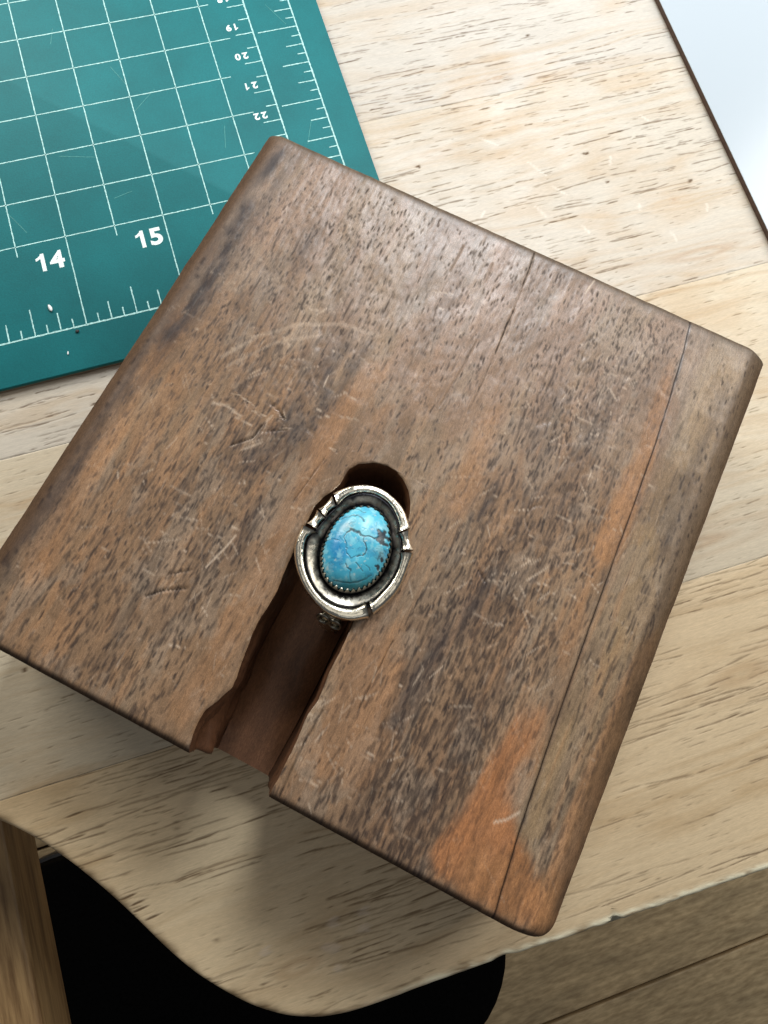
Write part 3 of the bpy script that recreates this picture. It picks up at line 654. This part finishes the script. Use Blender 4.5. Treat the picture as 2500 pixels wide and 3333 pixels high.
def surf(g, slot_side=None, seam_side=None):
    b2 = np.broadcast_to(bs[:, None], g.shape)
    z = top_z(g, b2)
    if slot_side is not None:
        d = (sl[:, None] - g) if slot_side == 'L' else (g - sr[:, None]); z = z - np.where(inner[:, None], slot_soft(d), 0)
    if seam_side is not None:
        d = (sm[:, None] - g) if seam_side == 'R' else (g - sm[:, None]); z = z - .014 * np.exp(-np.clip(d, 0, 9) / .014)
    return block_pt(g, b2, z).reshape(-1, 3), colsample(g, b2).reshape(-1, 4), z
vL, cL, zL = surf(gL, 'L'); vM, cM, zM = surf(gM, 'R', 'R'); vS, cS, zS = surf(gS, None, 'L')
seamdark = lambda g: np.exp(-np.clip(np.abs(g - sm[:, None]), 0, 9) / .019)[..., None].reshape(-1, 1) * (.5 + .9 * np.clip(fbm(bs * 2, bs * 0 + 1.5, 39) - .25, 0, 1))[:, None].repeat(g.shape[1], 1).reshape(-1, 1)
for arr, g in ((cM, gM), (cS, gS)):
    w_ = np.clip(seamdark(g) * 1.6, 0, .92); arr[:, :3] = arr[:, :3] * (1 - w_) + lin(38, 28, 24) * w_
nl, nm, ns = gL.shape[1], gM.shape[1], gS.shape[1]
FL = gridfaces(nB, nl); FM = gridfaces(nB, nm, len(vL))
mapM = np.arange(len(vL) + len(vM))
for j in range(nB):                                                        # one skin beyond the hole: weld the two halves
    if not inner[j] or abs(sl[j] - sr[j]) < 1e-6: mapM[len(vL) + j * nm] = j * nl + nl - 1
F = [FL, mapM[FM]]
V = [vL, vM]; cv = [cL, cM]; off = len(vL) + len(vM)
def add_part(v, c_, f):
    global off
    V.append(v); cv.append(np.concatenate([c_, np.full((len(c_), 1), .55)], 1)); F.append(f + off); off += len(v)
def wall(a, b, z0, z1, nz, shade):
    """vertical wall under an edge line, a few cells high"""
    zz = z0[None, :] + (z1 - z0)[None, :] * np.linspace(0, 1, nz)[:, None]
    aa = np.broadcast_to(a, zz.shape); bb = np.broadcast_to(b, zz.shape)
    n = fbm(aa * 5 + bb * 5, zz * 1.2, 45, 4)
    c_ = (np.array(shade)[None, None, :] * (.65 + .7 * n)[..., None]).reshape(-1, 3)
    return block_pt(aa, bb, zz).reshape(-1, 3), c_, gridfaces(nz, zz.shape[1])
side = lin(120, 82, 52)
zero = lambda q: np.zeros(len(q))
add_part(*wall(aL(bs), bs, zL[:, 0], zero(bs), 8, side))
fe = np.full(nl, B1); add_part(*wall(gL[-1], fe, zL[-1], zero(fe), 8, side))
fe = np.full(nm, B1); add_part(*wall(gM[-1], fe, zM[-1], zero(fe), 8, side))
add_part(*wall(gL[0], np.full(nl, B0), zL[0], np.zeros(nl), 4, side)); add_part(*wall(gM[0], np.full(nm, B0), zM[0], np.zeros(nm), 4, side))
add_part(*wall(sm - .003, bs, zM[:, -1], zero(bs), 5, side * .5))
# slot: ragged left wall, straighter right wall, floor
SD = 2.36
bi_ = bs[inner]; nI = len(bi_)
kk = np.linspace(0, 1, 26)
def floor_l(b): return np.maximum(sl_(b) + .02, np.interp(b, [5.85, 6.3, 7, 8, 9.7, 10.2, 10.8, 11.4, 12.4], [5.72, 5.2, 5.08, 4.98, 4.96, 4.97, 5.02, 5.06, 5.12]))
def floor_r(b): return np.minimum(sr_(b) - .02, np.interp(b, [5.85, 6.3, 7, 9.5, 10.1, 11.3, 12.4], [5.72, 6.3, 6.42, 6.36, 6.38, 6.36, 6.31]))
def slot_wall(top, bot, ztop, sgn, ridge):
    K, Bq = np.meshgrid(kk, bi_, indexing='ij')
    t = np.where(ridge, sstep(0, 1, K ** .8), K)
    a_ = top[None, :] + (bot - top)[None, :] * t
    n = fbm(K * 7 + .4 * Bq, Bq * .9, 47, 4) - .5
    amp = np.where(ridge, .10 + .20 * sstep(10.6, 12.2, Bq), .05) * np.sin(np.pi * np.clip(K, 0, 1)) ** .6 * sstep(6.0, 6.8, Bq)
    a_ = a_ + sgn * amp * n * 2
    zz = ztop[None, :] + (BH - SD - ztop)[None, :] * K
    n2 = fbm(K * 22 + Bq * .3, Bq * .8, 49, 4)
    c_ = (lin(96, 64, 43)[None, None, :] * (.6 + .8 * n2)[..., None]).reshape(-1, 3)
    return a_, zz, Bq, c_
ztl = zL[inner, -1]; ztr = zM[inner, 0]
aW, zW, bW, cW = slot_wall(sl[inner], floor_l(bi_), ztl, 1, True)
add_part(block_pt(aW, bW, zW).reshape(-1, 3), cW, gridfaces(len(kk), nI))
aX, zX, bX, cX = slot_wall(sr[inner], floor_r(bi_), ztr, -1, False)
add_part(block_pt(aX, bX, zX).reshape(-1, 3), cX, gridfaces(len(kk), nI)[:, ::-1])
sN = np.linspace(0, 1, 60); aF = aW[-1][:, None] * (1 - sN) + aX[-1][:, None] * sN; bF = np.broadcast_to(bi_[:, None], aF.shape)
zF = BH - SD + .30 * np.abs(2 * sN - 1)[None, :] ** 3.2 * (.12 + .88 * sstep(12.4, 11.2, bF)) + .05 * (fbm(aF * 2, bF * .8, 51, 3) - .5)
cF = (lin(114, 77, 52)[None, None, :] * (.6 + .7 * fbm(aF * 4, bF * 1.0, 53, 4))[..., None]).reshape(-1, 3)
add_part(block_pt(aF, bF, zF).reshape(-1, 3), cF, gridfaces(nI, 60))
for (aa, zz, edge) in ((aW[:, -1], zW[:, -1], sl[-1]), (aX[:, -1], zX[:, -1], sr[-1])):   # front faces beside the slot
    P = np.stack([block_pt(np.full(len(zz), edge), np.full(len(zz), B1), zz), block_pt(aa, np.full(len(zz), B1), zz)]).reshape(-1, 3)
    add_part(P, np.tile(side, (len(P), 1)), gridfaces(2, len(zz)))
P = block_pt(np.array([[sl[-1], sr[-1]], [sl[-1], sr[-1]]]), np.full((2, 2), B1), np.array([[BH - SD] * 2, [0, 0]])).reshape(-1, 3)
add_part(P, np.tile(side, (4, 1)), gridfaces(2, 2))
P = block_pt(np.stack([aL(bs), sm - .003], 1), np.stack([bs, bs], 1), np.zeros((nB, 2))).reshape(-1, 3)
add_part(P, np.tile(side * .6, (len(P), 1)), gridfaces(nB, 2)[:, ::-1])
UA = (R_ - T_) / np.linalg.norm(R_ - T_); WA = np.cross(UA, NB); WA *= np.sign(WA @ (L_ - T_))
def chart_of(P): q = P - T_; return np.stack([q @ UA, q @ WA + q @ NB, q @ NB], 1)
V = np.concatenate(V); main = quads('main_board', V, np.concatenate(F), MAT_BLOCK, blk, np.concatenate(cv), chart=chart_of(V))
V = [vS]; cv = [cS]; F = [gridfaces(nB, ns)]; off = len(vS)
add_part(*wall(aR(bs), bs, zS[:, -1], zero(bs), 8, side)); add_part(*wall(sm + .003, bs, zS[:, 0], zero(bs), 5, side * .5))
fe = np.full(ns, B1); add_part(*wall(gS[-1], fe, zS[-1], zero(fe), 8, side)); add_part(*wall(gS[0], fe * 0 + B0, zS[0], zero(fe), 4, side))
P = block_pt(np.stack([sm + .003, aR(bs)], 1), np.stack([bs, bs], 1), np.zeros((nB, 2))).reshape(-1, 3)
add_part(P, np.tile(side * .6, (len(P), 1)), gridfaces(nB, 2)[:, ::-1])
V = np.concatenate(V); o = quads('side_board', V, np.concatenate(F), MAT_BLOCK, blk, np.concatenate(cv), chart=chart_of(V)); o['label'] = 'narrow strip of board glued along the right side'

# ------------------------------------------------------------------ turquoise ring
RC = np.array([1.031, .362]); ZB = 3.41
ring = thing('ring', 'silver ring with a blue turquoise stone standing in the block slot', 'ring', (RC[0], RC[1], 1.0))
def polar(P):
    d = np.array(P) - RC; th = np.arctan2(d[:, 1], d[:, 0]); r = np.hypot(d[:, 0], d[:, 1]); i = np.argsort(th); th, r = th[i], r[i]
    th = np.concatenate([th - 2 * np.pi, th, th + 2 * np.pi]); r = np.tile(r, 3)
    q = np.linspace(-np.pi, np.pi, 721); v = np.interp(q, th, r)
    ker = np.ones(15) / 15; v2 = np.convolve(np.concatenate([v[-16:-1], v, v[1:16]]), ker, 'same')[15:-15]
    return lambda t: np.interp((np.asarray(t) + np.pi) % (2 * np.pi) - np.pi, q, v2)
r_out = polar([(1.557, 1.618), (1.78, 1.521), (1.967, 1.38), (2.097, 1.191), (2.183, .994), (2.219, .811), (2.205, .602), (2.178, .42), (2.147, .26), (2.133, .118), (2.074, -.032), (1.984, -.151), (1.842, -.335), (1.652, -.545), (1.42, -.698), (1.182, -.808),
               (1.024, -.86), (.879, -.876), (.66, -.869), (.445, -.784), (.253, -.626), (.081, -.393), (-.033, -.097), (-.087, .203), (-.081, .508), (-.021, .758), (.071, .938), (.169, 1.034), (.253, 1.114), (.35, 1.17), (.508, 1.292), (.685, 1.41), (.883, 1.523), (1.071, 1.597), (1.292, 1.641)])
r_in = polar([(1.556, 1.478), (1.759, 1.386), (1.918, 1.222), (2.022, 1.019), (2.056, .795), (2.043, .587), (1.996, .473), (1.961, .168), (1.823, -.103), (1.612, -.348), (1.349, -.535), (1.105, -.664), (.94, -.674), (.715, -.686), (.5, -.601), (.307, -.442), (.153, -.214),
              (.07, .054), (.048, .326), (.096, .599), (.174, .803), (.283, .938), (.437, .976), (.668, 1.14), (.97, 1.327), (1.245, 1.482)])
r_st = polar([(1.49, 1.154), (1.65, 1.076), (1.76, .896), (1.806, .715), (1.777, .494), (1.737, .299), (1.64, .121), (1.507, -.044), (1.338, -.196), (1.145, -.3), (.952, -.342), (.74, -.318), (.568, -.226), (.437, -.067), (.381, .151), (.419, .383), (.512, .6), (.641, .768),
              (.79, .931), (.996, 1.078), (1.224, 1.158), (1.355, 1.183)])
SILV = np.array([.96, .89, .73]); BLACK = np.array([.035, .035, .04])
# dished back plate
th = np.linspace(-np.pi, np.pi, 240, endpoint=False); q = np.concatenate([np.linspace(0, 1, 30), [1.0, 1.0]])
rb = r_st(th) + .055; rr = r_in(th) + .06
Rg = rb[None, :] * .9 + (rr - rb * .9)[None, :] * q[:, None]
bulge = np.sin(np.pi * np.clip((q - .26) / .52, 0, 1)) ** .7
bowl = sstep(.05, .95, q) * .6 + .4 * np.clip((q - .1) / .7, 0, 1); bowl = np.where(q > .74, bowl - .9 * sstep(.74, .92, q), bowl)
Zg = ZB + .035 + .135 * bowl[:, None] + 0 * Rg; Zg[-1] = ZB
Tg = np.broadcast_to(th[None, :], Rg.shape); Xg = RC[0] + Rg * np.cos(Tg); Yg = RC[1] + Rg * np.sin(Tg)
Zg = Zg + .012 * (fbm(Xg * 6, Yg * 6, 55, 3) - .5) * bulge[:, None]
patina_shade = 1 - bulge[:, None] ** 1.3 * np.clip(1.25 * fbm(Xg * 9 + 3, Yg * 9, 57, 4) + .15, 0, 1)
lowl = .5 + .5 * np.cos(Tg - math.radians(-118)); patina_shade = np.clip(patina_shade + (1 - lowl) * .35, 0, 1)  # dish darker away from low left: its dark reflection put into the colour
cc = SILV * (1 - patina_shade[..., None]) + BLACK * patina_shade[..., None]
quads('back_plate', np.stack([Xg, Yg, Zg], -1).reshape(-1, 3), gridfaces(len(q), 240, wrap=True), MAT_DISH, ring, cc.reshape(-1, 3))
# rim wires and little barrel beads
def rim_piece(name, d0, d1, flare0, flare1, barrel=False, seed=0):
    if d1 < d0: d0, d1 = d1, d0; flare0, flare1 = flare1, flare0
    n = max(14, int((d1 - d0) * 1.2)); t = np.linspace(0, 1, n); a = np.radians(d0 + (d1 - d0) * t)
    rc = (r_out(a) + r_in(a)) / 2; hw = np.clip((r_out(a) - r_in(a)) / 2 * 1.34, .095, .14)
    if barrel: hw = np.full(n, .105)
    L = np.radians(d1 - d0) * rc.mean(); s_ = t * L
    hw = hw * (1 + .06 * (fbm(s_ * 9, s_ * 0 + seed, 61, 3) - .5))
    fl = flare0 * np.exp(-s_ / .06) + flare1 * np.exp(-(L - s_) / .06)
    if barrel: fl = .42 * np.abs(2 * t - 1) ** 2.2 - .12
    np_ = 19; f = np.linspace(0, np.pi, np_)
    pr = np.cos(f)[None, :] * (hw * (1 + fl))[:, None]                     # inner(+)..outer(-)
    groove = 0 if barrel else .010 * np.exp(-((np.cos(f) + .12) / .16) ** 2)
    hz = np.sin(f) ** .6 * .18 * (1 + .5 * fl)[:, None] - groove + (.014 * (fbm(s_ * 7, s_ * 0 + seed + .5, 62, 3) - .5))[:, None] * np.sin(f)
    shift = -(.035 * fl)[:, None] if not barrel else 0
    rad = rc[:, None] - pr + shift
    X = RC[0] + rad * np.cos(a)[:, None]; Y = RC[1] + rad * np.sin(a)[:, None]; Z = ZB + .02 + hz
    V = np.stack([X, Y, Z], -1).reshape(-1, 3)
    oxd = np.clip(.75 * np.exp(-((np.cos(f)[None, :] - 1) / .35) ** 2) + (0 if barrel else .12 * np.exp(-((np.cos(f) + .12) / .12) ** 2))[None, :] + .5 * np.exp(-s_ / .018)[:, None] + .5 * np.exp(-(L - s_) / .018)[:, None] + .25 * (fbm(X * 12, Y * 12, 58, 3) - .45), 0, 1) if not barrel else \
        np.clip(.7 * np.exp(-((np.cos(f)[None, :] - 1) / .3) ** 2) + 0 * X, 0, 1)
    c_ = SILV * (1 - oxd[..., None]) + BLACK * oxd[..., None]
    F = gridfaces(n, np_).tolist()
    V = V.tolist(); c_ = c_.reshape(-1, 3).tolist()
    for base_ in (0, (n - 1) * np_):                                       # end caps
        b0 = len(V); V += V[base_:base_ + np_]; c_ += [list(BLACK * 2 + SILV * .15)] * np_
        F.append(tuple(range(b0, b0 + np_)))
    ob = poly(name, V, F, MAT_SILVER, ring, True, np.array(c_)); return ob
rim_piece('rim_wire', 7.2, 92.0, .30, .25, seed=1.5)
rim_piece('rim_wire', -17.6, -89.8, .30, .30, seed=4.5)
rim_piece('rim_wire', -94.0, -224.6, .35, .45, seed=7.5)
rim_piece('bead', -14.2, 5.0, 0, 0, True); rim_piece('bead', 94.6, 111.8, 0, 0, True); rim_piece('bead', 114.0, 131.2, 0, 0, True)
# saw-tooth bezel
NT = 42; V, F, cb = [], [], []
for k in range(NT):
    a0 = 2 * math.pi * k / NT; da = 2 * math.pi / NT
    for a_, top_ in ((a0, .17), (a0 + da * .34, .27), (a0 + da * .58, .27), (a0 + da * .93, .17)):
        r = float(r_st(a_))
        for rad, z in ((r + .065, .05), (r + .062, .14), (r + (.012 if top_ > .2 else .05), top_), (r - .03 if top_ > .2 else r + .01, top_ - .02), (r - .035, .08)):
            V.append((RC[0] + rad * math.cos(a_), RC[1] + rad * math.sin(a_), ZB + z))
            cb.append(SILV * .5 if (top_ > .2 and z > .25) else BLACK)
nn = NT * 4
for i in range(nn):
    for j in range(4): F.append((i * 5 + j, ((i + 1) % nn) * 5 + j, ((i + 1) % nn) * 5 + j + 1, i * 5 + j + 1))
poly('bezel', V, F, MAT_SILVER, ring, False, np.array(cb))
# stone
th = np.linspace(-np.pi, np.pi, 300, endpoint=False); rho = np.linspace(1, 0.004, 120)
Rg = (r_st(th)[None, :] + .018) * rho[:, None]; Tg = np.broadcast_to(th, Rg.shape)
X = RC[0] + .06 * (1 - rho[:, None]) + Rg * np.cos(Tg); Y = RC[1] + .05 * (1 - rho[:, None]) + Rg * np.sin(Tg)
Z = ZB + .17 + .34 * np.clip(1 - rho[:, None] ** 2.4, 0, 1) ** .62 + .035 * (fbm(X * 2.2, Y * 2.2, 5, 3) - .5) * (1 - rho[:, None] ** 4)
R3 = Raster(0.2, 2.0, -.5, 1.4, .008, .008)
vein = R3.zeros()
def rough_line(pts, w, v, jit=.012):
    P = [np.array(pts[0])]
    for k in range(len(pts) - 1):
        for t in (.33, .66, 1): P.append(np.array(pts[k]) * (1 - t) + np.array(pts[k + 1]) * t + (rng.normal(0, jit, 2) if t < 1 else 0))
    for k in range(len(P) - 1): R3.seg(vein, P[k], P[k + 1], w * rng.uniform(.6, 1.5), v * rng.uniform(.75, 1), False)
VE = [([(.981, 1.029), (1.184, 1.032), (1.297, .999), (1.354, .919), (1.368, .832)], .010, .8), ([(1.306, 1.163), (1.382, 1.078), (1.464, 1.012)], .008, .7),
      ([(.988, .716), (1.08, .751), (1.174, .661), (1.262, .552)], .020, .95), ([(1.262, .552), (1.408, .499), (1.586, .415)], .012, .95), ([(1.275, .528), (1.259, .409), (1.258, .307), (1.202, .222), (1.151, .186), (1.037, .21)], .010, .85),
      ([(.988, .716), (.905, .638), (.885, .438), (.87, .321), (.916, .205)], .009, .6), ([(.916, .205), (1.037, .21)], .007, .6), ([(.796, .14), (.81, .055), (.849, -.017)], .010, .7), ([(.985, .104), (1.069, -.083)], .007, .7),
      ([(1.158, .011), (1.203, -.103)], .007, .7), ([(.604, .706), (.717, .683), (.814, .603)], .008, .6), ([(1.541, .141), (1.449, .107), (1.402, .02)], .012, .6), ([(1.589, .229), (1.602, .143)], .010, .6),
      ([(.494, -.072), (.629, -.152), (.769, -.214), (1.024, -.231), (1.217, -.188)], .012, .6), ([(.825, -.03), (.799, -.183)], .008, .6), ([(1.6, .75), (1.55, .62), (1.586, .415)], .006, .5), ([(1.05, .9), (1.2, .86)], .006, .35)]
for p_, w_, v_ in VE: rough_line(p_, w_ * 1.25, v_)
for c0, r, n_ in (((1.61, .43), .085, 22), ((1.38, -.07), .04, 9), ((1.49, .03), .045, 7)):
    for _ in range(n_): 
        p_ = np.array(c0) + rng.normal(0, r * .55, 2); R3.seg(vein, p_, p_ + rng.normal(0, r * .5, 2), r * .45, 1.0, False)
for _ in range(150):
    p_ = (rng.uniform(.4, 1.8), rng.uniform(-.3, 1.2)); th_ = rng.uniform(0, 6.28); L = rng.uniform(.03, .12)
    R3.seg(vein, p_, (p_[0] + L * math.cos(th_), p_[1] + L * math.sin(th_)), .005, rng.uniform(.15, .45))
blue = lin(80, 184, 210); deep = lin(36, 128, 180); pale = lin(150, 214, 224); green = lin(62, 140, 140); brown = lin(54, 38, 32)
xx, yy = R3.X, R3.Y
cS_ = np.zeros(xx.shape + (3,)) + blue
def mx(c, w):
    global cS_
    w = np.clip(w, 0, 1)[..., None]; cS_ = cS_ * (1 - w) + c * w
n1 = fbm(xx * 3, yy * 3, 8, 4); n2 = fbm(xx * 8, yy * 8, 12, 4)
mx(deep, np.exp(-(((xx - .75) / .22) ** 2 + ((yy - .50) / .38) ** 2)) * (.4 + .9 * n1)); mx(pale, sstep(.48, .66, n2) * .6); mx(deep, sstep(.55, .70, fbm(xx * 6 + 4, yy * 6, 19, 4)) * .4); mx(pale, np.exp(-(((xx - 1.25) / .3) ** 2 + ((yy - .85) / .3) ** 2)) * .35)
mx(green, sstep(-.02, -.3, yy + .25 * (n1 - .5)) * .7); mx(lin(110, 130, 130), np.exp(-(((xx - 1.5) / .13) ** 2 + ((yy - .08) / .13) ** 2)) * .6 * (n2 + .3)); mx(lin(120, 95, 100), np.exp(-(((xx - 1.02) / .16) ** 2 + ((yy - .86) / .10) ** 2)) * .45 * (n2 + .3))
mx(lin(215, 220, 205), sstep(.72, .82, fbm(xx * 11, yy * 11, 16, 3)) * .45)
mx(brown, np.clip(vein, 0, 1) * .9)
cv = R3.sample(cS_, X, Y).reshape(-1, 3); Z = Z - .012 * R3.sample(vein, X, Y)
Vs = np.stack([X, Y, Z], -1).reshape(-1, 3)
quads('stone', Vs, gridfaces(120, 300, wrap=True), MAT_STONE, ring, cv)
# shank: a band standing in the slot
wd = np.array([-.688, -.726, 0]); ud = np.array([.725, -.689, 0])
SC = np.array([RC[0], RC[1], ZB - 1.10]) + wd * .28 + ud * .17; RO = 1.19
ph = np.linspace(0, 2 * np.pi, 120, endpoint=False); hwid = .20 + .16 * np.exp(-((np.abs((ph - np.pi / 2 + np.pi) % (2 * np.pi) - np.pi)) / .75) ** 2)
sec = [(-1, RO - .13), (-1, RO - .02), (-.7, RO), (0, RO + .015), (.7, RO), (1, RO - .02), (1, RO - .13), (0, RO - .15)]
V = []; 
for k, p_ in enumerate(ph):
    for x_, r_ in sec:
        flat = min(r_ * math.sin(p_), 1.085)
        V.append(SC + wd * (r_ * math.cos(p_)) + ud * (x_ * hwid[k]) + np.array([0, 0, flat]))
F = [(k * 8 + j, ((k + 1) % 120) * 8 + j, ((k + 1) % 120) * 8 + (j + 1) % 8, k * 8 + (j + 1) % 8) for k in range(120) for j in range(8)]
shank = poly('shank', V, F, MAT_SILVER, ring, True, np.tile(SILV * .75, (len(V), 1)))
def torus(cen, ax1, ax2, r, rt):
    n1_, n2_ = 24, 10; V = []; nrm = np.cross(ax1, ax2)
    for i in range(n1_):
        a = 2 * math.pi * i / n1_; d = ax1 * math.cos(a) + ax2 * math.sin(a)
        for j in range(n2_):
            b = 2 * math.pi * j / n2_; V.append(cen + d * (r + rt * math.cos(b)) + nrm * rt * math.sin(b))
    return V, gridfaces(n1_ + 1, n2_, wrap=True) % (n1_ * n2_)
for du in (-.14, .12):                                                     # two wire loops on the shoulder
    p_ = .50; rad = wd * math.cos(p_) + np.array([0, 0, math.sin(p_)]); tan = -wd * math.sin(p_) + np.array([0, 0, math.cos(p_)])
    V, F = torus(SC + rad * (RO + .02) + ud * du, ud, tan, .12, .035); 
    ob = poly('loop', V, F, MAT_DISH, None, True, np.tile(SILV * .3, (len(V), 1)), org=ring['org']); ob.parent = shank

# ------------------------------------------------------------------ crumbs on the mat
def crumb(name, label, cat, x, y, z, sx, sy, sz, rot, mat, seed):
    ob_ = thing(name, label, cat, (x, y, z)) if False else None
    V = []; n1_, n2_ = 10, 7; g = np.random.default_rng(seed)
    for i in range(n2_):
        f = -math.pi / 2 + math.pi * (i + .02) / (n2_ - 1 + .04)
        for j in range(n1_):
            a = 2 * math.pi * j / n1_; k = 1 + g.normal(0, .07)
            px, py = sx * math.cos(f) * math.cos(a) * k, sy * math.cos(f) * math.sin(a) * k
            V.append((x + px * math.cos(rot) - py * math.sin(rot), y + px * math.sin(rot) + py * math.cos(rot), z + sz + sz * math.sin(f)))
    F = gridfaces(n2_, n1_, wrap=True)
    me_o = quads(name, np.array(V), F, mat, None, None, True, org=(x, y, z)); me_o.location = Vector((x, y, z)) * S
    me_o['label'] = label; me_o['category'] = cat
crumb('white_crumb', 'small white oval crumb on the mat below the number 14', 'crumb', -4.205, 9.07, .2045, .045, .105, .03, .15, MAT_SPECKW, 1)
crumb('black_crumb', 'tiny black crumb beside the mat bottom ruler line', 'crumb', -3.70, 8.28, .2045, .05, .045, .02, 0, MAT_SPECKB, 2)
crumb('white_fleck', 'tiny white fleck near the mat bottom edge', 'fleck', -4.04, 7.76, .2045, .02, .05, .012, -.2, MAT_SPECKW, 3)
